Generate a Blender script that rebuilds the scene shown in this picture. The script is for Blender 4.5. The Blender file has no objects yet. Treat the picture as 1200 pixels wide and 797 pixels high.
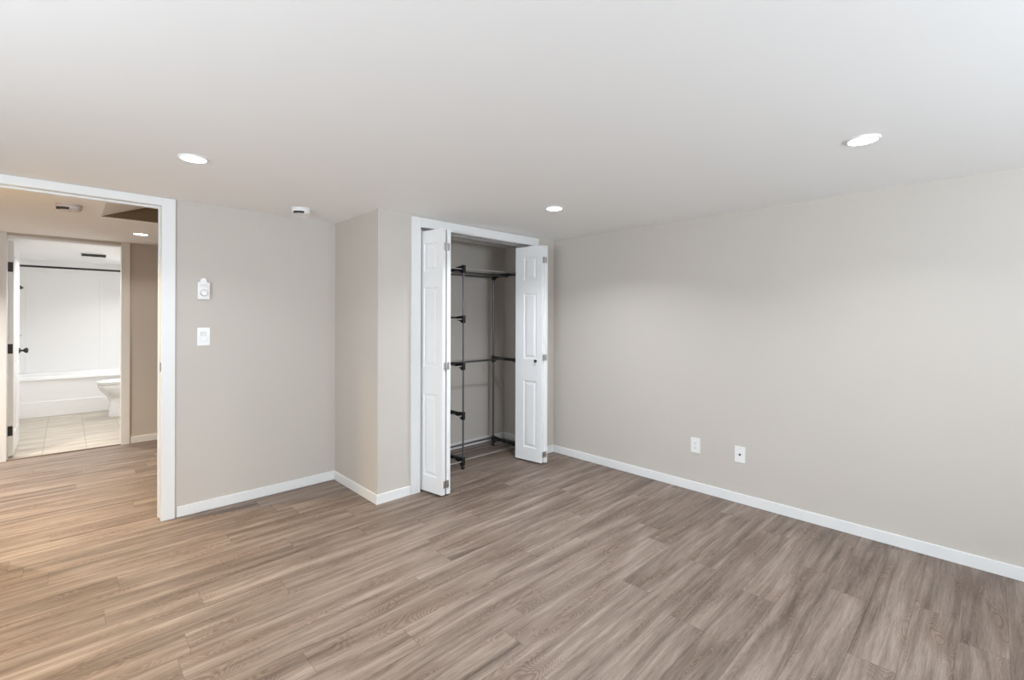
import bpy, bmesh, math, random
from mathutils import Vector, Matrix
S = bpy.context.scene
COL = S.collection
PI = math.pi

# ------------------------------------------------------------------ camera, world, lights, exposure
F_PX, YAW, Y_HOR, CAM_Z, ROLL = 540.79, 0.7679, 373.37, 1.3432, -0.0031
def make_camera():
    cd = bpy.data.cameras.new('camera')
    cd.sensor_width = 36.0
    cd.sensor_fit = 'HORIZONTAL'
    cd.lens = F_PX / 1200 * 36
    cd.shift_y = -(398.5 - Y_HOR) / 1200
    cd.clip_start = 0.02
    co = bpy.data.objects.new('camera', cd)
    COL.objects.link(co)
    c, s = math.cos(YAW), math.sin(YAW)
    r = Vector((c, -s, 0)); d = Vector((s, c, 0)); z = Vector((0, 0, 1))
    X = r * math.cos(ROLL) - z * math.sin(ROLL)
    Y = r * math.sin(ROLL) + z * math.cos(ROLL)
    m = Matrix((X, Y, -d)).transposed().to_4x4()
    m.translation = Vector((0, 0, CAM_Z))
    co.matrix_world = m
    S.camera = co
make_camera()

w = bpy.data.worlds.new('world')
S.world = w
w.use_nodes = True
w.node_tree.nodes['Background'].inputs[0].default_value = (0.80, 0.90, 1.0, 1)
w.node_tree.nodes['Background'].inputs[1].default_value = 1.0

S.view_settings.view_transform = 'Standard'
S.view_settings.look = 'None'
S.view_settings.gamma = 1.0
S.view_settings.use_curve_mapping = False
S.view_settings.exposure = 0.50
try:
    S.cycles.max_bounces = 10
    S.cycles.diffuse_bounces = 7
    S.cycles.use_denoising = True
    S.cycles.sample_clamp_indirect = 6.0
except Exception:
    pass

def daylight(name, loc, target, sx, sy, power, col):
    l = bpy.data.lights.new(name, 'AREA')
    l.shape = 'RECTANGLE'; l.size = sx; l.size_y = sy
    l.energy = power; l.color = col
    o = bpy.data.objects.new(name, l)
    COL.objects.link(o)
    o.location = loc
    o.rotation_euler = (Vector(target) - Vector(loc)).to_track_quat('-Z', 'Y').to_euler()
    return o

DAY = (0.79, 0.90, 1.0)
daylight('daylight_back_window', (1.3, -2.36, 1.36), (1.5, -1.0, 3.6), 1.7, 0.9, 102, DAY)
daylight('added_side_light', (-2.06, 0.6, 1.36), (-0.6, 1.3, 3.9), 1.7, 0.9, 90, DAY)  # added source at the side, tipped up to brighten the far ceiling
P_ROOM, P_HALL, P_BATH, P_WARM = 10.5, 4.0, 12, 16
C_ROOM, C_HALL, C_BATH, C_WARM = (0.90, 0.95, 1.0), (1.0, 0.93, 0.82), (0.95, 0.98, 1.0), (1.0, 0.69, 0.27)

# ------------------------------------------------------------------ measures
XR, YW, XB, YC, H = 3.547, 3.798, 1.616, 3.066, 2.134
T = 0.115
XL, YB = -2.0, -2.3                      # room's unseen left and back walls
YH = 6.36                                # hall's far wall
BH = 2.17                                # bathroom ceiling
HX0, HX1 = -2.6, 2.6                     # hall extent

# ------------------------------------------------------------------ materials
def new_mat(name):
    m = bpy.data.materials.new(name)
    m.use_nodes = True
    return m, m.node_tree.nodes, m.node_tree.links, m.node_tree.nodes['Principled BSDF']

def plain(name, col, rough=0.5, metal=0.0, bump=0.0, bscale=300.0, var=0.0, coat=0.0):
    m, N, L, b = new_mat(name)
    b.inputs['Base Color'].default_value = (*col, 1)
    b.inputs['Roughness'].default_value = rough
    b.inputs['Metallic'].default_value = metal
    if coat:
        b.inputs['Coat Weight'].default_value = coat
    tc = N.new('ShaderNodeTexCoord')
    if var:
        n = N.new('ShaderNodeTexNoise'); n.inputs['Scale'].default_value = 3.0; n.inputs['Detail'].default_value = 3
        mx = N.new('ShaderNodeMix'); mx.data_type = 'RGBA'
        mx.inputs[6].default_value = (*[c * (1 - var) for c in col], 1)
        mx.inputs[7].default_value = (*[min(1, c * (1 + var)) for c in col], 1)
        L.new(tc.outputs['Object'], n.inputs['Vector']); L.new(n.outputs['Fac'], mx.inputs[0])
        L.new(mx.outputs[2], b.inputs['Base Color'])
    if bump:
        n2 = N.new('ShaderNodeTexNoise'); n2.inputs['Scale'].default_value = bscale; n2.inputs['Detail'].default_value = 2
        bp = N.new('ShaderNodeBump'); bp.inputs['Strength'].default_value = bump; bp.inputs['Distance'].default_value = 0.001
        L.new(tc.outputs['Object'], n2.inputs['Vector']); L.new(n2.outputs['Fac'], bp.inputs['Height'])
        L.new(bp.outputs['Normal'], b.inputs['Normal'])
    return m

def emitter(name, col, strength):
    m, N, L, b = new_mat(name)
    b.inputs['Base Color'].default_value = (0.9, 0.9, 0.9, 1)
    b.inputs['Emission Color'].default_value = (*col, 1)
    b.inputs['Emission Strength'].default_value = strength
    return m

def plank_mat():
    m, N, L, b = new_mat('vinyl_plank')
    def node(t, **kw):
        n = N.new(t)
        for k, v in kw.items(): setattr(n, k, v)
        return n
    def put(sock, v):
        if isinstance(v, bpy.types.NodeSocket): L.new(v, sock)
        else: sock.default_value = v
    def mth(op, a, bb=0.0, c=None):
        n = node('ShaderNodeMath', operation=op)
        put(n.inputs[0], a); put(n.inputs[1], bb)
        if c is not None: put(n.inputs[2], c)
        return n.outputs[0]
    def comb(x, y, z=0.0):
        n = node('ShaderNodeCombineXYZ')
        put(n.inputs[0], x); put(n.inputs[1], y); put(n.inputs[2], z)
        return n.outputs[0]
    def noise(vec, scale, detail=3.0, rough=0.55, dist=0.0):
        n = node('ShaderNodeTexNoise')
        put(n.inputs['Vector'], vec)
        n.inputs['Scale'].default_value = scale; n.inputs['Detail'].default_value = detail
        n.inputs['Roughness'].default_value = rough; n.inputs['Distortion'].default_value = dist
        return n.outputs['Fac']
    PW, PL = 0.152, 1.22
    tc = node('ShaderNodeTexCoord')
    sx = node('ShaderNodeSeparateXYZ'); L.new(tc.outputs['Object'], sx.inputs[0])
    x, y = sx.outputs[0], sx.outputs[1]
    v = mth('DIVIDE', mth('SUBTRACT', y, 0.701 - PW * 40), PW)
    row = mth('FLOOR', v); fv = mth('FRACT', v)
    wn = node('ShaderNodeTexWhiteNoise', noise_dimensions='1D'); L.new(row, wn.inputs['W'])
    u = mth('ADD', mth('DIVIDE', x, PL), mth('ADD', mth('MULTIPLY', wn.outputs['Value'], 7.0), 20.0))
    colm = mth('FLOOR', u); fu = mth('FRACT', u)
    wid = node('ShaderNodeTexWhiteNoise', noise_dimensions='2D'); L.new(comb(row, colm), wid.inputs['Vector'])
    sc = node('ShaderNodeSeparateColor'); L.new(wid.outputs['Color'], sc.inputs[0])
    r1, r2, r3 = sc.outputs[0], sc.outputs[1], sc.outputs[2]
    ox, oy = mth('MULTIPLY', r1, 61.0), mth('MULTIPLY', r2, 37.0)
    # figure drawn out along the plank, wandering a little
    wob = noise(comb(mth('MULTIPLY_ADD', x, 1.1, ox), mth('MULTIPLY_ADD', y, 3.5, oy)), 1.0, 2.0, 0.5)
    ysh = mth('ADD', y, mth('MULTIPLY', mth('SUBTRACT', wob, 0.5), 0.075))
    broad = noise(comb(mth('MULTIPLY_ADD', x, 1.15, ox), mth('MULTIPLY_ADD', ysh, 20.0, oy), mth('MULTIPLY', r3, 9.0)), 1.0, 3.0, 0.6, 0.25)
    mid = noise(comb(mth('MULTIPLY_ADD', x, 3.6, oy), mth('MULTIPLY_ADD', ysh, 85.0, ox), r3), 1.0, 4.0, 0.65)
    fine = noise(comb(mth('MULTIPLY_ADD', x, 16.0, ox), mth('MULTIPLY_ADD', y, 330.0, oy)), 1.0, 3.0, 0.7)
    # cathedral rings and knots, only in scattered patches
    kn = noise(comb(mth('MULTIPLY_ADD', x, 2.6, oy), mth('MULTIPLY_ADD', y, 9.0, ox), mth('MULTIPLY', r3, 9.0)), 1.0, 1.0, 0.4)
    knot = node('ShaderNodeMapRange'); L.new(kn, knot.inputs[0])
    knot.inputs[1].default_value = 0.47; knot.inputs[2].default_value = 0.70
    rings = mth('FRACT', mth('MULTIPLY', mth('ADD', kn, mth('MULTIPLY', mid, 0.035)), 38.0))
    rings = mth('ABSOLUTE', mth('SUBTRACT', mth('MULTIPLY', rings, 2.0), 1.0))
    t = mth('ADD', mth('MULTIPLY', broad, 0.68), mth('MULTIPLY', mid, 0.34))
    t = mth('ADD', t, mth('MULTIPLY', fine, 0.40))
    t = mth('SUBTRACT', t, 0.21)
    t = mth('ADD', t, mth('MULTIPLY', mth('MULTIPLY', mth('SUBTRACT', rings, 0.5), knot.outputs[0]), 0.24))
    t = mth('ADD', t, mth('MULTIPLY', mth('SUBTRACT', r3, 0.5), 0.08))
    t = mth('SUBTRACT', t, mth('MULTIPLY', knot.outputs[0], 0.11))
    ramp = node('ShaderNodeValToRGB'); L.new(t, ramp.inputs[0])
    e = ramp.color_ramp.elements
    e[0].position = 0.27; e[0].color = FLOOR_DARK
    e[1].position = 0.74; e[1].color = FLOOR_LIGHT
    k = e.new(0.50); k.color = FLOOR_MID
    red = node('ShaderNodeMix', data_type='RGBA'); red.inputs[7].default_value = (0.225, 0.155, 0.118, 1)
    L.new(mth('MULTIPLY', knot.outputs[0], 0.35), red.inputs[0]); L.new(ramp.outputs[0], red.inputs[6])
    # seams
    dv = mth('MULTIPLY', mth('MINIMUM', fv, mth('SUBTRACT', 1.0, fv)), PW)
    du = mth('MULTIPLY', mth('MINIMUM', fu, mth('SUBTRACT', 1.0, fu)), PL)
    dist = mth('MINIMUM', dv, du)
    seam = node('ShaderNodeMapRange'); L.new(dist, seam.inputs[0])
    seam.inputs[1].default_value = 0.0; seam.inputs[2].default_value = 0.0022
    seam.inputs[3].default_value = 0.62; seam.inputs[4].default_value = 1.0
    mul = node('ShaderNodeMix', data_type='RGBA', blend_type='MULTIPLY')
    mul.inputs[0].default_value = 1.0
    L.new(red.outputs[2], mul.inputs[6]); L.new(seam.outputs[0], mul.inputs[7])
    L.new(mul.outputs[2], b.inputs['Base Color'])
    rg = node('ShaderNodeMapRange'); L.new(fine, rg.inputs[0])
    rg.inputs[3].default_value = 0.42; rg.inputs[4].default_value = 0.58
    L.new(rg.outputs[0], b.inputs['Roughness'])
    b.inputs['Specular IOR Level'].default_value = 0.35
    bp = node('ShaderNodeBump'); bp.inputs['Strength'].default_value = 0.25; bp.inputs['Distance'].default_value = 0.0006
    L.new(mth('ADD', fine, mth('MULTIPLY', seam.outputs[0], 2.0)), bp.inputs['Height'])
    L.new(bp.outputs['Normal'], b.inputs['Normal'])
    return m

def tile_mat():
    m, N, L, b = new_mat('stone_tile')
    tc = N.new('ShaderNodeTexCoord')
    mp = N.new('ShaderNodeMapping'); mp.inputs['Location'].default_value = (0.168, 0.06, 0)
    L.new(tc.outputs['Object'], mp.inputs['Vector'])
    br = N.new('ShaderNodeTexBrick')
    br.offset = 0.0; br.squash = 1.0
    br.inputs['Scale'].default_value = 1.0
    br.inputs['Brick Width'].default_value = 0.32; br.inputs['Row Height'].default_value = 0.62
    br.inputs['Mortar Size'].default_value = 0.004; br.inputs['Mortar Smooth'].default_value = 0.2
    br.inputs['Color1'].default_value = (1, 1, 1, 1); br.inputs['Color2'].default_value = (0.93, 0.93, 0.93, 1)
    br.inputs['Mortar'].default_value = (0.62, 0.60, 0.58, 1)
    L.new(mp.outputs[0], br.inputs['Vector'])
    m2 = N.new('ShaderNodeMapping'); m2.inputs['Rotation'].default_value = (0, 0, math.radians(28)); m2.inputs['Scale'].default_value = (2.2, 16, 1)
    L.new(tc.outputs['Object'], m2.inputs['Vector'])
    n = N.new('ShaderNodeTexNoise'); n.inputs['Scale'].default_value = 1.0; n.inputs['Detail'].default_value = 5
    n.inputs['Distortion'].default_value = 0.5
    L.new(m2.outputs[0], n.inputs['Vector'])
    r = N.new('ShaderNodeValToRGB'); L.new(n.outputs['Fac'], r.inputs[0])
    e = r.color_ramp.elements
    e[0].position = 0.32; e[0].color = (0.34, 0.28, 0.22, 1)
    e[1].position = 0.62; e[1].color = (0.52, 0.465, 0.385, 1)
    mx = N.new('ShaderNodeMix'); mx.data_type = 'RGBA'; mx.blend_type = 'MULTIPLY'; mx.inputs[0].default_value = 1
    L.new(r.outputs[0], mx.inputs[6]); L.new(br.outputs['Color'], mx.inputs[7])
    L.new(mx.outputs[2], b.inputs['Base Color'])
    b.inputs['Roughness'].default_value = 0.3
    return m

FLOOR_DARK = (0.066, 0.046, 0.035, 1)
FLOOR_MID = (0.208, 0.159, 0.128, 1)
FLOOR_LIGHT = (0.360, 0.292, 0.245, 1)
M = dict(
    wall=plain('greige_wall_paint', (0.535, 0.494, 0.450), 0.75, bump=0.08, bscale=220, var=0.012),
    ceil=plain('ceiling_white_paint', (0.89, 0.89, 0.885), 0.85, bump=0.08, bscale=180, var=0.008),
    trim=plain('semi_gloss_trim_white', (0.755, 0.755, 0.75), 0.38),
    door=plain('door_white', (0.81, 0.81, 0.81), 0.38, bump=0.05, bscale=90),
    plastic=plain('white_plastic', (0.80, 0.795, 0.785), 0.35),
    plastic2=plain('pinkish_grey_plastic', (0.58, 0.53, 0.525), 0.4),  # darker, pinkish-grey tone of the plastic
    slot=plain('dark_slot', (0.03, 0.03, 0.03), 0.6),
    black=plain('matte_black', (0.012, 0.012, 0.012), 0.4),
    bplastic=plain('black_plastic', (0.006, 0.006, 0.006), 0.55, bump=0.04),
    steel=plain('brushed_steel', (0.62, 0.61, 0.60), 0.32, 1.0),
    tube=plain('grey_coated_tube', (0.17, 0.17, 0.175), 0.35, 0.85),
    nickel=plain('nickel', (0.56, 0.55, 0.54), 0.35, 1.0),
    brown=plain('brown_stair_cheek', (0.150, 0.098, 0.048), 0.7, var=0.12),
    strip=plain('brown_threshold', (0.16, 0.105, 0.066), 0.5, var=0.15),
    ceramic=plain('white_ceramic', (0.87, 0.87, 0.865), 0.12, coat=0.4),
    acrylic=plain('white_acrylic', (0.90, 0.895, 0.89), 0.45),
    dark_grey=plain('dark_grey_plastic', (0.07, 0.07, 0.07), 0.5),
    lamp=emitter('downlight_glow', (1.0, 0.98, 0.95), 9.0),
)
M['plank'] = plank_mat()
M['tile'] = tile_mat()

# ------------------------------------------------------------------ mesh helpers
def add_box(bm, x0, x1, y0, y1, z0, z1, bev=0.0, seg=2, mat=None):
    vs = [bm.verts.new((x, y, z)) for x in (x0, x1) for y in (y0, y1) for z in (z0, z1)]
    q = [(0, 1, 3, 2), (4, 6, 7, 5), (0, 4, 5, 1), (2, 3, 7, 6), (0, 2, 6, 4), (1, 5, 7, 3)]
    fs = [bm.faces.new([vs[i] for i in f]) for f in q]
    if bev:
        es = list({e for f in fs for e in f.edges})
        r = bmesh.ops.bevel(bm, geom=es, offset=bev, segments=seg, affect='EDGES', profile=0.6)
        vs = list({v for f in r['faces'] for v in f.verts})
    if mat is not None:
        allv = set(vs)
        for v in allv: v.co = mat @ v.co
    return vs

def add_tube(bm, pts, r, seg=10, cap=True, radii=None):
    pts = [Vector(p) for p in pts]
    rings = []
    n = len(pts)
    t0 = (pts[1] - pts[0]).normalized()
    up = Vector((0, 0, 1)) if abs(t0.z) < 0.9 else Vector((1, 0, 0))
    a = t0.cross(up).normalized()
    for i, p in enumerate(pts):
        t = (pts[min(i + 1, n - 1)] - pts[max(i - 1, 0)]).normalized()
        a = (a - t * a.dot(t)).normalized()
        b = t.cross(a)
        rr = radii[i] if radii else r
        rings.append([bm.verts.new(p + (a * math.cos(2 * PI * k / seg) + b * math.sin(2 * PI * k / seg)) * rr) for k in range(seg)])
    for i in range(n - 1):
        for k in range(seg):
            bm.faces.new((rings[i][k], rings[i][(k + 1) % seg], rings[i + 1][(k + 1) % seg], rings[i + 1][k]))
    if cap:
        bm.faces.new(rings[0][::-1]); bm.faces.new(rings[-1])

def add_lathe(bm, prof, origin=(0, 0, 0), axis='Z', seg=32):
    """profile of (radius, height) turned about an axis through origin"""
    o = Vector(origin)
    def P(r, h, k):
        c, s = math.cos(2 * PI * k / seg) * r, math.sin(2 * PI * k / seg) * r
        return o + {'Z': Vector((c, s, h)), 'Y': Vector((c, h, s)), 'X': Vector((h, c, s))}[axis]
    rings = []
    for r, h in prof:
        if r < 1e-6: rings.append([bm.verts.new(P(0, h, 0))])
        else: rings.append([bm.verts.new(P(r, h, k)) for k in range(seg)])
    for A, B in zip(rings, rings[1:]):
        for k in range(seg):
            k2 = (k + 1) % seg
            if len(A) == 1 and len(B) == 1: continue
            if len(A) == 1: bm.faces.new((A[0], B[k2], B[k]))
            elif len(B) == 1: bm.faces.new((A[k], A[k2], B[0]))
            else: bm.faces.new((A[k], A[k2], B[k2], B[k]))
    if len(rings[0]) > 1: bm.faces.new(rings[0][::-1])
    if len(rings[-1]) > 1: bm.faces.new(rings[-1])

def add_prism(bm, poly, axis, h0, h1, bev=0.0):
    """polygon in the two other axes, pushed along axis from h0 to h1"""
    def P(a, b, h): return {'X': (h, a, b), 'Y': (a, h, b), 'Z': (a, b, h)}[axis]
    A = [bm.verts.new(P(a, b, h0)) for a, b in poly]
    B = [bm.verts.new(P(a, b, h1)) for a, b in poly]
    n = len(poly)
    fs = [bm.faces.new(A[::-1]), bm.faces.new(B)]
    for i in range(n):
        fs.append(bm.faces.new((A[i], A[(i + 1) % n], B[(i + 1) % n], B[i])))
    if bev:
        es = list({e for f in fs for e in f.edges})
        bmesh.ops.bevel(bm, geom=es, offset=bev, segments=2, affect='EDGES', profile=0.6)

def add_loft(bm, rings, cap0=True, cap1=True):
    R = [[bm.verts.new(p) for p in r] for r in rings]
    n = len(R[0])
    for a, b in zip(R, R[1:]):
        for k in range(n):
            bm.faces.new((a[k], a[(k + 1) % n], b[(k + 1) % n], b[k]))
    if cap0: bm.faces.new(R[0][::-1])
    if cap1: bm.faces.new(R[-1])

def obj(name, bm, mat, parent=None, smooth=False, loc=None):
    bmesh.ops.recalc_face_normals(bm, faces=bm.faces)
    me = bpy.data.meshes.new(name)
    bm.to_mesh(me); bm.free()
    me.materials.append(mat)
    if smooth:
        for p in me.polygons: p.use_smooth = True
        try: me.set_sharp_from_angle(angle=math.radians(38))
        except Exception: pass
    o = bpy.data.objects.new(name, me)
    COL.objects.link(o)
    if parent: o.parent = parent
    if loc: o.location = loc
    return o

def tag(o, label, cat, group=None, kind=None):
    o['label'] = label; o['category'] = cat
    if group: o['group'] = group
    if kind: o['kind'] = kind
    return o

def thing(name, label, cat, loc=(0, 0, 0), rot=(0, 0, 0), group=None, kind=None):
    o = bpy.data.objects.new(name, None)
    COL.objects.link(o)
    o.location = loc; o.rotation_euler = rot
    o.empty_display_size = 0.1
    return tag(o, label, cat, group, kind)

def box_obj(name, boxes, mat, parent=None, bev=0.0, smooth=False):
    bm = bmesh.new()
    for b in boxes: add_box(bm, *b, bev=bev)
    return obj(name, bm, mat, parent, smooth)

def struct(name, boxes, mat, label, cat, bev=0.0):
    o = box_obj(name, boxes, mat, None, bev)
    return tag(o, label, cat, kind='structure')

def dup(root, loc, label):
    r = root.copy(); COL.objects.link(r); r.location = loc; r['label'] = label
    for ch in list(root.children):
        c = ch.copy(); COL.objects.link(c); c.parent = r
        for g in list(ch.children):
            d = g.copy(); COL.objects.link(d); d.parent = c
    return r

# ------------------------------------------------------------------ room shell
OX0, OX1, OZ = -0.36, 0.45, 2.080            # doorway clear opening
CX0, CX1, CZ = 1.968, 3.226, 2.048           # closet clear opening
BX0, BX1, BZ = -0.400, 0.416, 2.088          # bathroom clear opening
JT = 0.019

floor = struct('floor', [(HX0, XR + T, YB - T, YH + 0.005, -0.06, 0.0)], M['plank'],
               'grey brown wood plank floor running through room, closet and hall', 'floor')
struct('floor_bathroom', [(-1.0, 1.3, YH + 0.005, 9.7, -0.06, 0.0)], M['tile'],
       'beige stone tile floor in the bathroom', 'floor')
struct('ceiling', [(XL - T, XR + T, YB - T, YW + 0.05, H, H + 0.1)], M['ceil'],
       'smooth white ceiling of the empty room', 'ceiling')
# hall ceiling with the stair opening cut out of it
SX0, SY0, SY1 = 0.195, 3.98, 4.82
struct('ceiling_hall', [(HX0, SX0, YW + 0.05, YH, H, H + 0.1), (SX0, HX1, YW + 0.05, SY0, H, H + 0.1),
                        (SX0, HX1, SY1 + 0.02, YH + T, H, H + 0.1), (HX0, SX0, YH, YH + T, H, H + 0.1)], M['ceil'],
       'white hall ceiling beyond the doorway', 'ceiling')
sl = 0.41
bm = bmesh.new()
add_prism(bm, [(SX0, H), (HX1, H + sl * (HX1 - SX0)), (HX1, H + sl * (HX1 - SX0) + 0.08), (SX0, H + 0.1)], 'Y', SY0 - 0.02, SY1 + 0.02)
tag(obj('ceiling_stair', bm, M['ceil']), 'sloping pale soffit under the stairs above the hall', 'ceiling', kind='structure')
bm = bmesh.new()
add_prism(bm, [(SX0, H), (HX1, H), (HX1, H + sl * (HX1 - SX0)), ], 'Y', SY1, SY1 + 0.02)
tag(obj('trim_stair', bm, M['brown']), 'dark brown triangular stair side above the hall ceiling edge', 'stair side', kind='structure')
struct('ceiling_bathroom', [(-1.1, 1.3, YH + T, 9.75, BH, BH + 0.1)], M['ceil'], 'bright white bathroom ceiling', 'ceiling')

struct('wall_right', [(XR, XR + T, YB - T, YW + T, 0, H)], M['wall'], 'long greige wall on the right with two white plates', 'wall')
# doorway wall, also the closet's back wall
struct('wall_left', [(XL - T, OX0 - JT, YW, YW + T, 0, H), (OX1 + JT, XR, YW, YW + T, 0, H),
                     (OX0 - JT, OX1 + JT, YW, YW + T, OZ + JT, H)], M['wall'],
       'greige wall with the doorway, thermostat and light switch', 'wall')
struct('wall_closet_side', [(XB, XB + 0.10, YC, YW, 0, H)], M['wall'], 'narrow greige side of the closet box facing the doorway wall', 'wall')
struct('wall_closet_front', [(XB + 0.10, CX0 - JT, YC, YC + T, 0, H), (CX1 + JT, XR, YC, YC + T, 0, H),
                             (CX0 - JT, CX1 + JT, YC, YC + T, CZ + JT, H)], M['wall'],
       'greige closet front wall around the closet opening', 'wall')
# unseen walls; the side window is added to help light the ceiling
WX0, WX1, WZ0, WZ1 = 0.4, 2.2, 0.85, 1.95
struct('wall_back', [(XL - T, WX0, YB - T, YB, 0, H), (WX1, XR, YB - T, YB, 0, H),
                     (WX0, WX1, YB - T, YB, 0, WZ0), (WX0, WX1, YB - T, YB, WZ1, H)], M['wall'], 'greige wall behind the camera', 'wall')
VY0, VY1 = -0.3, 1.5
struct('wall_window_side', [(XL - T, XL, YB, VY0, 0, H), (XL - T, XL, VY1, YW, 0, H),
                            (XL - T, XL, VY0, VY1, 0, WZ0), (XL - T, XL, VY0, VY1, WZ1, H)], M['wall'], 'greige wall left of the camera', 'wall')
def frame_boxes(a0, a1, z0, z1, d0, d1, axis, t=0.05):
    r = [(a0, a1, z0, z0 + t), (a0, a1, z1 - t, z1), (a0, a0 + t, z0, z1), (a1 - t, a1, z0, z1), ((a0 + a1) / 2 - t / 2, (a0 + a1) / 2 + t / 2, z0, z1)]
    return [((p, q, d0, d1, s, u) if axis == 'X' else (d0, d1, p, q, s, u)) for p, q, s, u in r]
struct('window_1', frame_boxes(WX0, WX1, WZ0, WZ1, YB - 0.09, YB - 0.04, 'X'), M['trim'], 'white window frame behind the camera', 'window')
struct('window_added', frame_boxes(VY0, VY1, WZ0, WZ1, XL - 0.09, XL - 0.04, 'Y'), M['trim'], 'added white window frame left of the camera, unseen', 'window')  # opening added for the side light

# hall and bathroom walls
struct('wall_hall_far', [(HX0, BX0 - JT, YH, YH + T, 0, H), (BX1 + JT, HX1, YH, YH + T, 0, H),
                         (BX0 - JT, BX1 + JT, YH, YH + T, BZ + JT, H)], M['wall'], 'grey hall wall around the bathroom doorway', 'wall')
struct('wall_hall_end', [(HX0 - T, HX0, YW, YH + T, 0, H), (HX1, HX1 + T, YW + T, YH + T, 0, H + 1.2)], M['wall'], 'end walls of the hall out of view', 'wall')
struct('wall_stair', [(SX0, HX1, SY0 - 0.10, SY0 - 0.02, H + 0.1, H + 1.2), (SX0, HX1, SY1 + 0.02, SY1 + 0.10, H + 0.1, H + 1.2)], M['wall'], 'wall above the stair opening', 'wall')
BL, BR, BB = -0.62, 1.02, 9.60
struct('wall_bathroom', [(BL - T, BL, YH + T, BB + T, 0, BH), (BR, BR + T, YH + T, BB + T, 0, BH), (BL, BR, BB, BB + T, 0, BH),
                         (BL, BR, YH + T - 0.01, YH + T, H, BH)], M['acrylic'], 'white bathroom walls', 'wall')

# ------------------------------------------------------------------ baseboards, casings
BBH, BBT = 0.070, 0.012
def base(name, x0, x1, y0, y1, label):
    return struct(name, [(x0, x1, y0, y1, 0, BBH)], M['trim'], label, 'baseboard', bev=0.003)
base('baseboard_right', XR - BBT, XR, YB, YC, 'white baseboard along the long right wall')
base('baseboard_left', OX1 + 0.085, XB, YW - BBT, YW, 'white baseboard below the thermostat and switch')
base('baseboard_closet_side', XB - BBT, XB, YC - BBT, YW - BBT, 'white baseboard on the narrow closet side')
base('baseboard_closet_front', XB, CX0 - 0.082, YC - BBT, YC, 'short white baseboard left of the closet opening')
base('baseboard_closet_corner', CX1 + 0.081, XR - BBT, YC - BBT, YC, 'short white baseboard between right closet door and right wall')
base('baseboard_closet_back', XB + 0.10, XR, YW - BBT, YW, 'white baseboard across the closet back')
base('baseboard_closet_end', XR - BBT, XR, YC + T, YW - BBT, 'white baseboard at the right end inside the closet')
base('baseboard_hall', BX1 + 0.080, HX1, YH - BBT, YH, 'white baseboard in the hall right of the bathroom doorway')
base('baseboard_room_back', XL, XR - BBT, YB, YB + BBT, 'white baseboard behind the camera')

def casing(name, x0, x1, ztop, yface, depth, label, cw=0.075, head=True, headh=None, ctop=None):
    """flat casing on the -y face at yface, jambs back into the wall"""
    root = thing(name, label, 'door casing', (0, 0, 0), kind='structure')
    rv = 0.004
    th = 0.015
    ct = (ctop if ctop else ztop + cw)
    hh = ct
    box_obj('side_casing', [(x0 - cw, x0 - rv + 0.004, yface - th, yface, 0, hh)], M['trim'], root, bev=0.002)
    box_obj('side_casing', [(x1 + rv - 0.004, x1 + cw, yface - th, yface, 0, hh)], M['trim'], root, bev=0.002)
    if head:
        box_obj('head_casing', [(x0, x1, yface - th, yface, ztop, hh)], M['trim'], root, bev=0.002)
    box_obj('side_jamb', [(x0 - JT, x0, yface, yface + depth, 0, ztop + JT)], M['trim'], root)
    box_obj('side_jamb', [(x1, x1 + JT, yface, yface + depth, 0, ztop + JT)], M['trim'], root)
    box_obj('head_jamb', [(x0, x1, yface, yface + depth, ztop, ztop + JT)], M['trim'], root)
    return root

t1 = casing('trim_1', OX0, OX1, OZ, YW, T, 'white casing and jambs of the doorway into the hall', cw=0.074, ctop=H - 0.002)
box_obj('door_stop', [(OX1 - 0.010, OX1, YW + 0.040, YW + 0.075, 0.01, OZ - 0.011), (OX0, OX0 + 0.010, YW + 0.040, YW + 0.075, 0.01, OZ - 0.011),
                      (OX0, OX1, YW + 0.040, YW + 0.075, OZ - 0.011, OZ)], M['trim'], t1)
bm = bmesh.new()
add_box(bm, OX1 - 0.0015, OX1 + 0.001, YW + 0.006, YW + 0.034, 0.985, 1.045, bev=0.0008)
sp = obj('strike_plate', bm, M['black'], t1); sp['label'] = 'black strike plate'
box_obj('latch_hole', [(OX1 - 0.0022, OX1, YW + 0.013, YW + 0.027, 1.000, 1.030)], M['dark_grey'], sp)

t2 = casing('trim_2', CX0, CX1, CZ, YC, T, 'white casing framing the closet opening', cw=0.081, ctop=2.120)
t3 = casing('trim_3', BX0, BX1, BZ, YH, T, 'white casing of the bathroom doorway in the hall', cw=0.070, head=False, ctop=H - 0.001)
struct('threshold', [(BX0, BX1, YH - 0.005, YH + 0.035, 0.0, 0.006)], M['strip'], 'dark brown threshold strip between hall planks and bathroom tile', 'threshold', bev=0.002)

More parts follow.
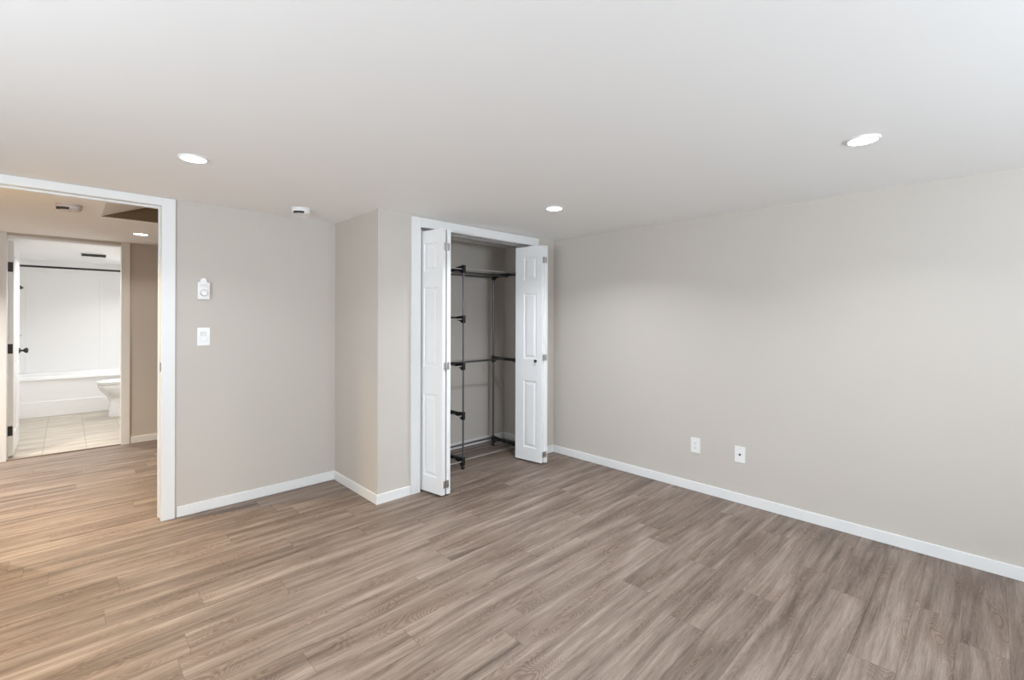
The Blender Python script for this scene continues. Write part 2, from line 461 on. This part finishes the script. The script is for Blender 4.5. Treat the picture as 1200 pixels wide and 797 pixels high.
# ------------------------------------------------------------------ panelled doors
def add_panel_face(bm, w, h, yf, sgn, panels, rec=0.007, g=(0.010, 0.016, 0.034)):
    """one moulded face of a door leaf at y=yf; sgn is the outward y direction"""
    xs = sorted({0.0, w} | {p[0] for p in panels} | {p[1] for p in panels})
    zs = sorted({0.0, h} | {p[2] for p in panels} | {p[3] for p in panels})
    V = {}
    def v(x, z, d=0.0):
        k = (round(x, 5), round(z, 5), round(d, 5))
        if k not in V: V[k] = bm.verts.new((x, yf - sgn * d, z))
        return V[k]
    def quad(*p): 
        bm.faces.new([v(*q) for q in p])
    for i in range(len(xs) - 1):
        for j in range(len(zs) - 1):
            x0, x1, z0, z1 = xs[i], xs[i + 1], zs[j], zs[j + 1]
            if any(p[0] - 1e-6 <= x0 and x1 <= p[1] + 1e-6 and p[2] - 1e-6 <= z0 and z1 <= p[3] + 1e-6 for p in panels): continue
            quad((x0, z0), (x1, z0), (x1, z1), (x0, z1))
    for x0, x1, z0, z1 in panels:
        zz = [z for z in zs if z0 - 1e-6 <= z <= z1 + 1e-6]
        xx = [x for x in xs if x0 - 1e-6 <= x <= x1 + 1e-6]
        prof = [(0.0, 0.0), (0.003, rec * 0.8), (g[0], rec), (g[1], rec), (g[2], 0.0015)]
        for (a, da), (b, db) in zip(prof, prof[1:]):
            A = [(x0 + a, z0 + a, da), (x1 - a, z0 + a, da), (x1 - a, z1 - a, da), (x0 + a, z1 - a, da)]
            B = [(x0 + b, z0 + b, db), (x1 - b, z0 + b, db), (x1 - b, z1 - b, db), (x0 + b, z1 - b, db)]
            for k in range(4):
                quad(A[k], A[(k + 1) % 4], B[(k + 1) % 4], B[k])
        b = prof[-1]
        quad(*[(x, z, b[1]) for x, z in ((x0 + b[0], z0 + b[0]), (x1 - b[0], z0 + b[0]), (x1 - b[0], z1 - b[0]), (x0 + b[0], z1 - b[0]))])
    return V

def panel_leaf(w, h, t, panels):
    """leaf in local x 0..w, y -t/2..t/2, z 0..h, moulded on both faces"""
    bm = bmesh.new()
    add_panel_face(bm, w, h, -t / 2, -1, panels)
    add_panel_face(bm, w, h, t / 2, 1, panels)
    xs = sorted({0.0, w} | {p[0] for p in panels} | {p[1] for p in panels})
    zs = sorted({0.0, h} | {p[2] for p in panels} | {p[3] for p in panels})
    for x in (0.0, w):
        for a, b in zip(zs, zs[1:]):
            bm.faces.new([bm.verts.new(p) for p in ((x, -t / 2, a), (x, t / 2, a), (x, t / 2, b), (x, -t / 2, b))])
    for z in (0.0, h):
        for a, b in zip(xs, xs[1:]):
            bm.faces.new([bm.verts.new(p) for p in ((a, -t / 2, z), (b, -t / 2, z), (b, t / 2, z), (a, t / 2, z))])
    bmesh.ops.remove_doubles(bm, verts=bm.verts, dist=1e-5)
    return bm

LW, LH, LT = 0.300, 2.005, 0.033
ZB = 0.013
def leaf_panels(mirror=False):
    a, b = 0.056, 0.203                        # measured from the hinge edge
    if mirror: a, b = LW - b, LW - a
    return [(a, b, 1.692, 1.906), (a, b, 0.955, 1.567), (a, b, 0.122, 0.748)]

def place_leaf(parent, end, apex, side, hinge_at_end):
    """leaf whose visible face runs from end to apex (x, y); side = +1 when the body lies to +x of that face"""
    e, a = Vector((*end, 0)), Vector((*apex, 0))
    d = (a - e).normalized()
    n = Vector((-d.y, d.x, 0)) * (1 if side > 0 else -1)
    if (n.x > 0) != (side > 0): n = -n
    bm = panel_leaf(LW, LH, LT, leaf_panels(mirror=hinge_at_end))
    o = obj('door_leaf', bm, M['door'], parent)
    ang = math.atan2(d.y, d.x)
    o.rotation_euler = (0, 0, ang)
    c = e + n * LT / 2
    o.location = (c.x, c.y, ZB)
    return o, d, n, a

def bifold_hinge(parent, p, z):
    """little butt hinge bridging the two leaf edges at p (x, y), facing -y"""
    bm = bmesh.new()
    for s in (-1, 1):
        add_box(bm, p[0] + (s * 0.004 if s > 0 else -0.024), p[0] + (0.024 if s > 0 else -0.004), p[1] - 0.004, p[1] + 0.0035, z - 0.027, z + 0.027, bev=0.0006)
    hg = obj('hinge', bm, M['nickel'], parent, True); hg['label'] = 'nickel hinge'
    bm = bmesh.new()
    for k in range(3):
        add_tube(bm, [(p[0], p[1] - 0.004, z - 0.026 + k * 0.0175), (p[0], p[1] - 0.004, z - 0.026 + k * 0.0175 + 0.0165)], 0.0038, 10)
    obj('hinge_knuckle', bm, M['nickel'], hg, True)
    return hg

def bifold(name, label, A_end, A_apex, B_end, B_apex, hinge_xy, knob=None):
    root = thing(name, label, 'bifold door', (0, 0, 0), kind='structure')
    # leaf A's visible face looks to -x, body to +x of the line; same for B
    for en, ap in ((A_end, A_apex), (B_end, B_apex)):
        place_leaf(root, en, ap, 1, True)
    for z in (1.885, 0.985, 0.092):
        bifold_hinge(root, hinge_xy, z)
    if knob:
        kx, ky, kz, nx, ny = knob
        bm = bmesh.new()
        prof = [(0.0, 0.0), (0.0085, 0.0), (0.0085, -0.003), (0.0055, -0.006), (0.0055, -0.012), (0.0125, -0.017), (0.0145, -0.022), (0.0125, -0.028), (0.006, -0.031), (0, -0.0315)]
        add_lathe(bm, prof, (0, 0, 0), 'X', 24)
        k = obj('knob', bm, M['black'], root, True)
        k.location = (kx, ky, kz); k['label'] = 'round black knob'
        k.rotation_euler = (0, 0, math.atan2(-ny, -nx) )
    return root

# left pair: pivot leaf nearest the casing
bifold('door_1', 'left white bifold closet door folded open into the room',
       (1.977, 3.142), (2.024, 2.846), (2.082, 3.150), (2.069, 2.851), (2.062, 2.847))
# right pair, with the black knob
dx, dy = 3.140 - 3.098, 2.862 - 3.158
ln = math.hypot(dx, dy)
bifold('door_2', 'right white bifold closet door with a black knob, folded open',
       (3.185, 3.150), (3.176, 2.852), (3.098, 3.158), (3.140, 2.862), (3.176, 2.852), knob=(3.136, 2.918, 0.951, -0.99, -0.14))
# overhead track and pins
tk = struct('trim_closet_track', [(CX0 + 0.003, CX1 - 0.003, 3.108, 3.112, CZ - 0.022, CZ - 0.002), (CX0 + 0.003, CX1 - 0.003, 3.136, 3.140, CZ - 0.022, CZ - 0.002),
                                  (CX0 + 0.003, CX1 - 0.003, 3.108, 3.140, CZ - 0.004, CZ - 0.001)], M['nickel'], 'thin metal bifold track under the closet head', 'door track')

# bathroom door, swung open into the bathroom: seen edge-on
BDX = -0.398
bd = thing('door_3', 'white bathroom door swung open, black hinges and knob', 'door', (0, 0, 0), kind='structure')
DW, DH, DT = 0.78, 2.055, 0.035
pn = [(0.11, 0.345, 1.68, 1.92), (0.435, 0.67, 1.68, 1.92), (0.11, 0.345, 0.86, 1.56), (0.435, 0.67, 0.86, 1.56), (0.11, 0.345, 0.20, 0.74), (0.435, 0.67, 0.20, 0.74)]
o = obj('door_leaf', panel_leaf(DW, DH, DT, pn), M['door'], bd)
o.rotation_euler = (0, 0, PI / 2)
o.location = (BDX + DT / 2, YH + T + 0.004, 0.018)
ye = YH + T + 0.004
for z in (1.820, 1.040, 0.257):
    bm = bmesh.new()
    add_box(bm, BDX + 0.001, BDX + 0.031, ye - 0.0025, ye + 0.001, z - 0.046, z + 0.046, bev=0.0006)
    hg = obj('hinge', bm, M['black'], bd); hg['label'] = 'black butt hinge'
    bm = bmesh.new()
    add_tube(bm, [(BDX - 0.001, ye - 0.006, z - 0.046), (BDX - 0.001, ye - 0.006, z + 0.046)], 0.0055, 10)
    obj('hinge_knuckle', bm, M['black'], hg, True)
bm = bmesh.new()
kp = [(0, 0), (0.030, 0), (0.030, 0.004), (0.024, 0.009), (0.011, 0.012), (0.010, 0.030), (0.018, 0.038), (0.027, 0.048), (0.029, 0.058), (0.024, 0.066), (0.010, 0.070), (0, 0.070)]
add_lathe(bm, kp, (BDX + DT, ye + DW - 0.065, 0.985), 'X', 28)
kb = obj('door_knob', bm, M['black'], bd, True); kb['label'] = 'black door knob'

# ------------------------------------------------------------------ recessed downlights
def downlight(label, loc, power, col, group, r=0.052, spread=135):
    t = thing('downlight', label, 'ceiling light', loc, group=group)
    bm = bmesh.new()
    add_lathe(bm, [(r + 0.001, -0.001), (r + 0.001, -0.006), (r + 0.004, -0.008), (r + 0.010, -0.006), (r + 0.013, 0.0), (r + 0.001, 0.0)], (0, 0, 0), 'Z', 40)
    obj('trim_ring', bm, M['plastic'], t, True)
    bm = bmesh.new()
    add_lathe(bm, [(r, -0.001), (r, -0.006), (r * 0.7, -0.0085), (r * 0.3, -0.0095), (0, -0.0098)], (0, 0, 0), 'Z', 40)
    obj('diffuser', bm, M['lamp'], t, True)
    l = bpy.data.lights.new('downlight_beam', 'AREA')
    l.shape = 'DISK'; l.size = 2 * r; l.energy = power; l.color = col; l.spread = math.radians(spread)
    lo = bpy.data.objects.new('beam', l); COL.objects.link(lo)
    lo.parent = t; lo.location = (0, 0, -0.012)
    return t
g = 'recessed ceiling downlights'
downlight('lit recessed downlight nearest the doorway casing', (0.452, 2.745, H), 5.5, C_ROOM, g)
dl = downlight('lit recessed downlight on the ceiling in front of the closet', (2.509, 2.167, H), P_ROOM, C_ROOM, g)
downlight('lit recessed downlight on the ceiling nearest the long right wall, largest of the three', (2.513, 0.389, H), 6.0, C_ROOM, g)
dup(dl, (0.452, 0.80, H), 'recessed downlight above the camera, out of view')
dh = downlight('lit recessed downlight in the hall ceiling through the doorway', (0.504, 5.578, H), P_HALL, C_HALL, 'hall ceiling downlights')
downlight('added warm hall lamp hidden behind the doorway head', (-0.25, 4.06, H), P_WARM, C_WARM, 'hall ceiling downlights', spread=125)  # added lamp, kept hidden; warms the floor through the doorway
downlight('added hall fill lamp out of view left of the doorway', (-1.25, 5.3, H), 40, (1.0, 0.96, 0.90), 'hall ceiling downlights')  # added unseen lamp for more bounce onto the hall ceiling
downlight('added warm fill lamp out of view left of the camera', (-0.85, 2.1, H), 12, C_WARM, 'recessed ceiling downlights', spread=115)  # added unseen lamp that tints the left floor warm
db = downlight('added bathroom fill lamp out of view', (0.15, 6.95, BH), P_BATH, C_BATH, 'added bathroom lamps')  # added unseen lamp to brighten the bathroom

downlight('added bathroom fill lamp over the toilet, out of view', (0.80, 8.45, BH), 9, C_BATH, 'added bathroom lamps')  # second added lamp; lifts the bathroom walls more than the tile

# ------------------------------------------------------------------ smoke alarms
def smoke(label, loc, r, hgt, mat, ang):
    t = thing('smoke_alarm', label, 'smoke alarm', loc, (0, 0, ang))
    bm = bmesh.new()
    add_lathe(bm, [(r * 1.03, 0), (r * 1.03, -hgt * 0.20), (r * 0.97, -hgt * 0.24), (0, -hgt * 0.24)], (0, 0, 0), 'Z', 40)
    obj('base_plate', bm, mat, t, True)
    bm = bmesh.new()
    add_lathe(bm, [(r * 0.95, -hgt * 0.24), (r, -hgt * 0.30), (r, -hgt * 0.62), (r * 0.93, -hgt * 0.80), (r * 0.74, -hgt * 0.97), (r * 0.60, -hgt), (0, -hgt)], (0, 0, 0), 'Z', 40)
    obj('cover', bm, mat, t, True)
    bm = bmesh.new()
    for k in range(10):                         # curved vent slit on the side facing the room
        a = math.radians(-150 + k * 7)
        add_box(bm, -r * 0.075, r * 0.075, -r * 0.05, r * 0.03, -hgt * 0.97, -hgt * 0.60, mat=Matrix.Translation((math.cos(a) * r * 0.955, math.sin(a) * r * 0.955, 0)) @ Matrix.Rotation(a + PI / 2, 4, 'Z'))
    obj('vent_slot', bm, M['slot'], t)
    bm = bmesh.new()
    add_lathe(bm, [(r * 0.22, -hgt * 0.99), (r * 0.22, -hgt * 1.05), (r * 0.16, -hgt * 1.09), (0, -hgt * 1.09)], (r * 0.15, 0, 0), 'Z', 24)
    obj('test_button', bm, mat, t, True)
    return t
smoke('white round smoke alarm on the ceiling above the thermostat wall', (1.222, 3.470, H), 0.063, 0.044, M['plastic'], math.radians(-8))
smoke('round smoke alarm on the hall ceiling seen through the doorway', (0.012, 4.50, H), 0.068, 0.045, M['plastic2'], math.radians(-8))

# ------------------------------------------------------------------ thermostat and switch
th = thing('thermostat', 'white wall thermostat with a round dial and domed top, above the switch', 'thermostat', (0.683, YW, 1.535))
bm = bmesh.new()
add_box(bm, -0.036, 0.036, -0.026, 0, -0.066, 0.052, bev=0.004)
obj('housing', bm, M['plastic'], th, True)
bm = bmesh.new()
dome = [(math.cos(a) * 0.020, 0.052 + math.sin(a) * 0.024 + 0.006) for a in [PI * k / 12 for k in range(13)]]
add_prism(bm, [(0.020, 0.050)] + dome + [(-0.020, 0.050)], 'Y', -0.018, 0, bev=0.0012)
obj('domed_top', bm, M['plastic'], th)
bm = bmesh.new()
add_lathe(bm, [(0.024, 0), (0.024, -0.004), (0.0225, -0.005), (0.0225, -0.005), (0, -0.005)], (0, -0.026, -0.022), 'Y', 36)
obj('dial_ring', bm, M['plastic2'], th, True)
bm = bmesh.new()
add_lathe(bm, [(0.019, 0), (0.018, -0.012), (0.016, -0.014), (0, -0.014)], (0, -0.030, -0.022), 'Y', 36)
dk = obj('dial', bm, M['plastic'], th, True)
bm = bmesh.new(); add_box(bm, -0.0012, 0.0012, -0.0455, -0.0438, -0.020, -0.006)
obj('pointer', bm, M['plastic2'], dk)
box_obj('vent', [(-0.024, 0.024, -0.0265, -0.0255, 0.036 - 0.007 * k, 0.038 - 0.007 * k) for k in range(3)], M['plastic2'], th)

def plate(bm, w, h, d=0.0055, hole=None):
    if not hole:
        add_box(bm, -w / 2, w / 2, -d, 0, -h / 2, h / 2, bev=0.002)
    else:
        a, b = hole
        for q in ((-w / 2, -a / 2, -h / 2, h / 2), (a / 2, w / 2, -h / 2, h / 2), (-a / 2, a / 2, b / 2, h / 2), (-a / 2, a / 2, -h / 2, -b / 2)):
            add_box(bm, q[0], q[1], -d, 0, q[2], q[3])
sw = thing('light_switch', 'white rocker light switch on the wall below the thermostat', 'light switch', (0.686, YW, 1.212))
bm = bmesh.new(); plate(bm, 0.074, 0.124, hole=(0.034, 0.068)); obj('cover_plate', bm, M['plastic'], sw)
bm = bmesh.new()
add_prism(bm, [(-0.0025, -0.0325), (-0.0050, -0.0325), (-0.0040, 0.0), (-0.0085, 0.0325), (-0.0025, 0.0325)], 'X', -0.0158, 0.0158)
obj('rocker', bm, M['plastic'], sw)
bm = bmesh.new(); add_box(bm, -0.017, 0.017, -0.0026, -0.0005, -0.034, 0.034); obj('switch_frame', bm, M['plastic2'], sw)

# ------------------------------------------------------------------ plates on the right wall (face -x)
def on_right(name, label, cat, y, z):
    return thing(name, label, cat, (XR, y, z), (0, 0, -PI / 2))
ou = on_right('power_outlet', 'white duplex power outlet low on the right wall, nearer the closet', 'outlet', 1.599, 0.357)
bm = bmesh.new(); plate(bm, 0.072, 0.116, hole=(0.034, 0.068)); obj('cover_plate', bm, M['plastic'], ou)
bm = bmesh.new(); add_box(bm, -0.0165, 0.0165, -0.0068, -0.0005, -0.0335, 0.0335, bev=0.0008)
of = obj('receptacle', bm, M['plastic'], ou)
for zc in (0.017, -0.017):
    box_obj('socket_slot', [(-0.0072, -0.0052, -0.0073, -0.006, zc - 0.003, zc + 0.006), (0.0052, 0.0072, -0.0073, -0.006, zc - 0.002, zc + 0.006), (-0.0022, 0.0022, -0.0073, -0.006, zc - 0.0105, zc - 0.0065)], M['slot'], of)
cx = on_right('cable_outlet', 'white cable plate with one centre jack, on the right wall nearer the camera', 'outlet', 1.267, 0.354)
bm = bmesh.new(); plate(bm, 0.074, 0.117); obj('cover_plate', bm, M['plastic'], cx)
bm = bmesh.new()
add_lathe(bm, [(0.0075, -0.005), (0.0075, -0.008), (0.0052, -0.008), (0.0052, -0.015), (0.0036, -0.015), (0.0036, -0.009), (0, -0.009)], (0, 0, 0), 'Y', 20)
jk = obj('cable_jack', bm, M['dark_grey'], cx, True); jk['label'] = 'dark metal cable jack'
for zc in (0.042, -0.042):
    bm = bmesh.new(); add_lathe(bm, [(0.003, -0.005), (0.003, -0.0065), (0, -0.007)], (0, 0, zc), 'Y', 14); obj('screw', bm, M['plastic2'], cx, True)

# ------------------------------------------------------------------ garment rack in the closet
RX = (2.06, 2.545, 3.255)                      # left, middle and right frames
RY = (3.258, 3.655)                            # front and back poles
rk = thing('garment_rack', 'free-standing metal garment rack with black plastic joints inside the closet', 'garment rack', (RX[1], (RY[0] + RY[1]) / 2, 0))
ROX, ROY = RX[1], (RY[0] + RY[1]) / 2
LEV = (0.082, 0.487, 0.929, 1.348, 1.795)
def L3(x, y, z): return (x - ROX, y - ROY, z)
PR = {RX[0]: 0.0085, RX[1]: 0.0078, RX[2]: 0.0115}
for x in RX:
    for y in RY:
        bm = bmesh.new()
        add_tube(bm, [L3(x, y, 0.012), L3(x, y, 1.795)], PR[x], 14)
        obj('pole', bm, M['tube'], rk, True)
def joint(x, y, z, sy, first=False, sx=0):
    bm = bmesh.new()
    add_tube(bm, [L3(x, y, z - 0.046), L3(x, y, z - 0.042), L3(x, y, z + 0.018), L3(x, y, z + 0.023)], 0.019, 14, radii=[0.0160, 0.0190, 0.0190, 0.0160])
    return obj('corner_joint', bm, M['bplastic'], rk, True)
def arm(x, z):
    """moulded side arm between front and back pole: a flat bar with drooping ends"""
    y0, y1 = RY[0] - ROY, RY[1] - ROY
    top = z + 0.016
    lo = z - 0.046
    if z < 0.1: lo = 0.022
    pts = [(y0, top), (y0 + 0.03, top + 0.002), (y0 + 0.10, top - 0.006), (y1 - 0.10, top - 0.006), (y1 - 0.03, top + 0.002), (y1, top),
           (y1, lo), (y1 - 0.018, lo), (y1 - 0.032, z - 0.026), (y1 - 0.10, z - 0.014),
           (y0 + 0.10, z - 0.014), (y0 + 0.032, z - 0.026), (y0 + 0.018, lo), (y0, lo)]
    bm = bmesh.new()
    add_prism(bm, pts, 'X', x - ROX - 0.014, x - ROX + 0.014, bev=0.0025)
    return obj('side_arm', bm, M['bplastic'], rk)
for i, x in enumerate(RX):
    lv = LEV if i < 2 else (LEV[0], LEV[2], LEV[4])
    for z in lv:
        arm(x, z)
        for y in RY:
            joint(x, y, z, 0)
def bar(x0, x1, y, z, r=0.006, mat='steel'):
    bm = bmesh.new(); add_tube(bm, [L3(x0, y, z), L3(x1, y, z)], r, 10)
    return obj('shelf_bar', bm, M[mat], rk, True)
for z in LEV:                                  # narrow shelves between left and middle frame
    bar(RX[0], RX[1], RY[0] + 0.002, z - 0.012); bar(RX[0], RX[1], RY[1] - 0.002, z - 0.012)
    for k in range(1, 4):
        bar(RX[0], RX[1], RY[0] + (RY[1] - RY[0]) * k / 4, z - 0.004, 0.004, 'tube')
for z in (LEV[0], LEV[4]):                     # long shelves between middle and right frame
    bar(RX[1], RX[2], RY[0] + 0.002, z - 0.005); bar(RX[1], RX[2], RY[1] - 0.002, z + 0.002 if z < 1 else z - 0.020, 0.008, 'tube')
    for k in ((1, 2, 3, 4) if z < 1 else (3, 4)):
        bar(RX[1], RX[2], RY[0] + (RY[1] - RY[0]) * k / 5, z - 0.004, 0.0036, 'tube')
bm = bmesh.new(); add_tube(bm, [L3(RX[1], ROY + 0.02, LEV[2] - 0.002), L3(RX[2], ROY + 0.02, LEV[2] - 0.002)], 0.009, 14)
obj('hanging_rail', bm, M['tube'], rk, True)
bm = bmesh.new(); add_tube(bm, [L3(RX[1], ROY - 0.02, LEV[4] - 0.022), L3(RX[2], ROY - 0.02, LEV[4] - 0.022)], 0.009, 14)
obj('hanging_rail', bm, M['tube'], rk, True)
for x in RX:
    for y in RY:
        bm = bmesh.new(); add_lathe(bm, [(0.013, 0), (0.0145, 0.004), (0.0145, 0.016), (0.010, 0.022), (0, 0.022)], L3(x, y, 0), 'Z', 16)
        obj('foot', bm, M['bplastic'], rk, True)

# ------------------------------------------------------------------ bathroom
TY, TH = 8.85, 0.538
tub = thing('bathtub', 'white alcove bathtub with plain apron at the back of the bathroom', 'bathtub', (0, 0, 0))
bm = bmesh.new()
add_box(bm, BL + 0.001, BR - 0.001, TY, TY + 0.03, 0.205, TH - 0.03, bev=0.004)
add_box(bm, BL + 0.001, BR - 0.001, TY - 0.012, TY + 0.03, 0.0, 0.205, bev=0.006)
obj('apron', bm, M['acrylic'], tub)
bm = bmesh.new()
x0, x1, y0, y1 = BL + 0.001, BR - 0.001, TY - 0.012, BB - 0.001
def rr(ix, iy, z, r=0.12, n=6):
    P = []
    for cxx, cyy, a0 in ((x1 - ix - r, y1 - iy - r, 0), (x0 + ix + r, y1 - iy - r, 90), (x0 + ix + r, y0 + iy + r, 180), (x1 - ix - r, y0 + iy + r, 270)):
        for k in range(n + 1):
            a = math.radians(a0 + 90 * k / n)
            P.append((cxx + math.cos(a) * r, cyy + math.sin(a) * r, z))
    return P
add_loft(bm, [rr(0, 0, TH - 0.045, 0.004), rr(0, 0, TH - 0.008, 0.004), rr(0.006, 0.006, TH, 0.008), rr(0.07, 0.075, TH, 0.11), rr(0.085, 0.085, TH - 0.012, 0.12), rr(0.14, 0.12, 0.16, 0.16), rr(0.20, 0.18, 0.12, 0.12)], cap0=False)
obj('rim_and_basin', bm, M['acrylic'], tub, True)

sr = thing('tub_surround', 'glossy white wall surround above the bathtub', 'shower surround', (0, 0, 0))
ST = 2.00
box_obj('back_panel', [(BL + 0.002, BR - 0.002, BB - 0.016, BB - 0.001, TH + 0.001, ST)], M['acrylic'], sr, bev=0.003)
struct('wall_shower_left', [(BL + 0.001, BL + 0.012, TY, BB - 0.017, TH + 0.001, ST)], M['acrylic'], 'glossy white surround panel at the left end of the tub', 'wall', bev=0.003)
struct('wall_shower_right', [(BR - 0.012, BR - 0.001, TY, BB - 0.017, TH + 0.001, ST)], M['acrylic'], 'glossy white surround panel at the right end of the tub', 'wall', bev=0.003)
for x in (-0.41, 0.38):
    box_obj('batten', [(x - 0.012, x + 0.012, BB - 0.022, BB - 0.016, TH + 0.001, ST - 0.01)], M['acrylic'], sr, bev=0.002)

rod = thing('shower_rod', 'black straight shower curtain rod across the tub', 'shower rod', (0, TY + 0.03, 2.022))
bm = bmesh.new(); add_tube(bm, [(BL + 0.015, 0, 0), (BR - 0.015, 0, 0)], 0.0135, 16); obj('rail', bm, M['black'], rod, True)
for x, s in ((BL + 0.0145, 1), (BR - 0.0145, -1)):
    bm = bmesh.new(); add_lathe(bm, [(0.030, 0), (0.030, s * 0.006), (0.018, s * 0.016), (0.014, s * 0.020), (0, s * 0.020)], (x, 0, 0), 'X', 24); obj('end_flange', bm, M['black'], rod, True)

# shower fittings on the left end panel; their tips show past the open door
sh = thing('shower_sprayer', 'small dark shower sprayer tip beside the open bathroom door', 'shower sprayer', (BL + 0.014, 9.2, 1.80))
bm = bmesh.new(); add_tube(bm, [(0, 0, 0.02), (0.06, 0, 0.028), (0.115, 0, 0.006), (0.135, 0, -0.018)], 0.008, 12); obj('arm', bm, M['nickel'], sh, True)
bm = bmesh.new(); add_tube(bm, [(0.130, 0, -0.012), (0.142, 0, -0.030), (0.165, 0, -0.062), (0.170, 0, -0.068)], 0.02, 20, radii=[0.009, 0.011, 0.020, 0.018]); obj('spray_head', bm, M['dark_grey'], sh, True)
bm = bmesh.new(); add_lathe(bm, [(0.026, 0), (0.024, 0.006), (0.010, 0.010), (0, 0.010)], (0, 0, 0.02), 'X', 20); obj('flange', bm, M['nickel'], sh, True)
sv = thing('shower_valve', 'small metal shower lever below the dark sprayer tip', 'shower valve', (BL + 0.014, 9.2, 1.08))
bm = bmesh.new(); add_lathe(bm, [(0.075, 0), (0.072, 0.006), (0.03, 0.012), (0.024, 0.05), (0.020, 0.060), (0, 0.060)], (0, 0, 0), 'X', 28); obj('escutcheon', bm, M['nickel'], sv, True)
bm = bmesh.new(); add_tube(bm, [(0.055, 0, 0), (0.09, 0, 0.006), (0.165, -0.01, 0.012)], 0.007, 12, radii=[0.011, 0.009, 0.006]); obj('lever', bm, M['nickel'], sv, True)

# toilet, facing the door side (-x), tank on the right wall
tl = thing('toilet', 'white toilet, bowl front showing beside the bathroom door casing', 'toilet', (0.30, 8.27, 0))
def egg(front, back, half, z, n=36):
    P = []
    for k in range(n):
        a = 2 * PI * k / n
        c, s = math.cos(a), math.sin(a)
        mid = (front * 0.58 + back * 0.42)
        P.append((mid + c * ((back - mid) if c > 0 else (mid - front)), s * half * (1 if c < 0 else 1 - 0.12 * c * c), z))
    return P
bm = bmesh.new()
add_loft(bm, [egg(0.105, 0.56, 0.105, 0.0), egg(0.100, 0.56, 0.108, 0.02), egg(0.115, 0.56, 0.098, 0.06), egg(0.120, 0.56, 0.098, 0.20), egg(0.112, 0.57, 0.105, 0.245),
              egg(0.082, 0.57, 0.130, 0.295), egg(0.040, 0.57, 0.160, 0.345), egg(0.012, 0.58, 0.178, 0.390), egg(0.002, 0.58, 0.184, 0.420), egg(0.0, 0.58, 0.185, 0.440), egg(0.01, 0.57, 0.178, 0.446)])
obj('bowl', bm, M['ceramic'], tl, True)
bm = bmesh.new(); add_loft(bm, [egg(-0.006, 0.50, 0.182, 0.4465), egg(-0.010, 0.50, 0.187, 0.452), egg(-0.010, 0.50, 0.187, 0.462), egg(-0.006, 0.50, 0.183, 0.4655)]); obj('seat', bm, M['plastic'], tl, True)
bm = bmesh.new(); add_loft(bm, [egg(-0.004, 0.50, 0.181, 0.4665), egg(-0.010, 0.50, 0.187, 0.471), egg(-0.008, 0.50, 0.186, 0.481), egg(0.02, 0.49, 0.165, 0.488)]); obj('lid', bm, M['plastic'], tl, True)
bm = bmesh.new(); add_box(bm, 0.515, 0.712, -0.215, 0.215, 0.440, 0.79, bev=0.02, seg=3); tk_ = obj('tank', bm, M['ceramic'], tl, True)
bm = bmesh.new(); add_box(bm, 0.505, 0.716, -0.225, 0.225, 0.791, 0.825, bev=0.010, seg=3); obj('tank_lid', bm, M['ceramic'], tl, True)
bm = bmesh.new(); add_tube(bm, [(0.512, -0.15, 0.735), (0.495, -0.15, 0.735), (0.490, -0.13, 0.733), (0.490, -0.07, 0.728)], 0.007, 10); obj('flush_lever', bm, M['nickel'], tl, True)

# exhaust fan grille in the bathroom ceiling
fan = thing('exhaust_fan', 'white exhaust fan cover with a dark slot in the bathroom ceiling', 'exhaust fan', (0.255, 8.17, BH))
bm = bmesh.new(); add_box(bm, -0.125, 0.125, -0.125, 0.125, -0.012, 0, bev=0.002); obj('housing', bm, M['plastic'], fan)
bm = bmesh.new(); add_box(bm, -0.115, 0.115, -0.115, 0.115, -0.044, -0.012); obj('dark_slot', bm, M['slot'], fan)
bm = bmesh.new(); add_box(bm, -0.120, 0.120, -0.120, 0.120, -0.052, -0.044, bev=0.003); obj('cover', bm, M['plastic'], fan)
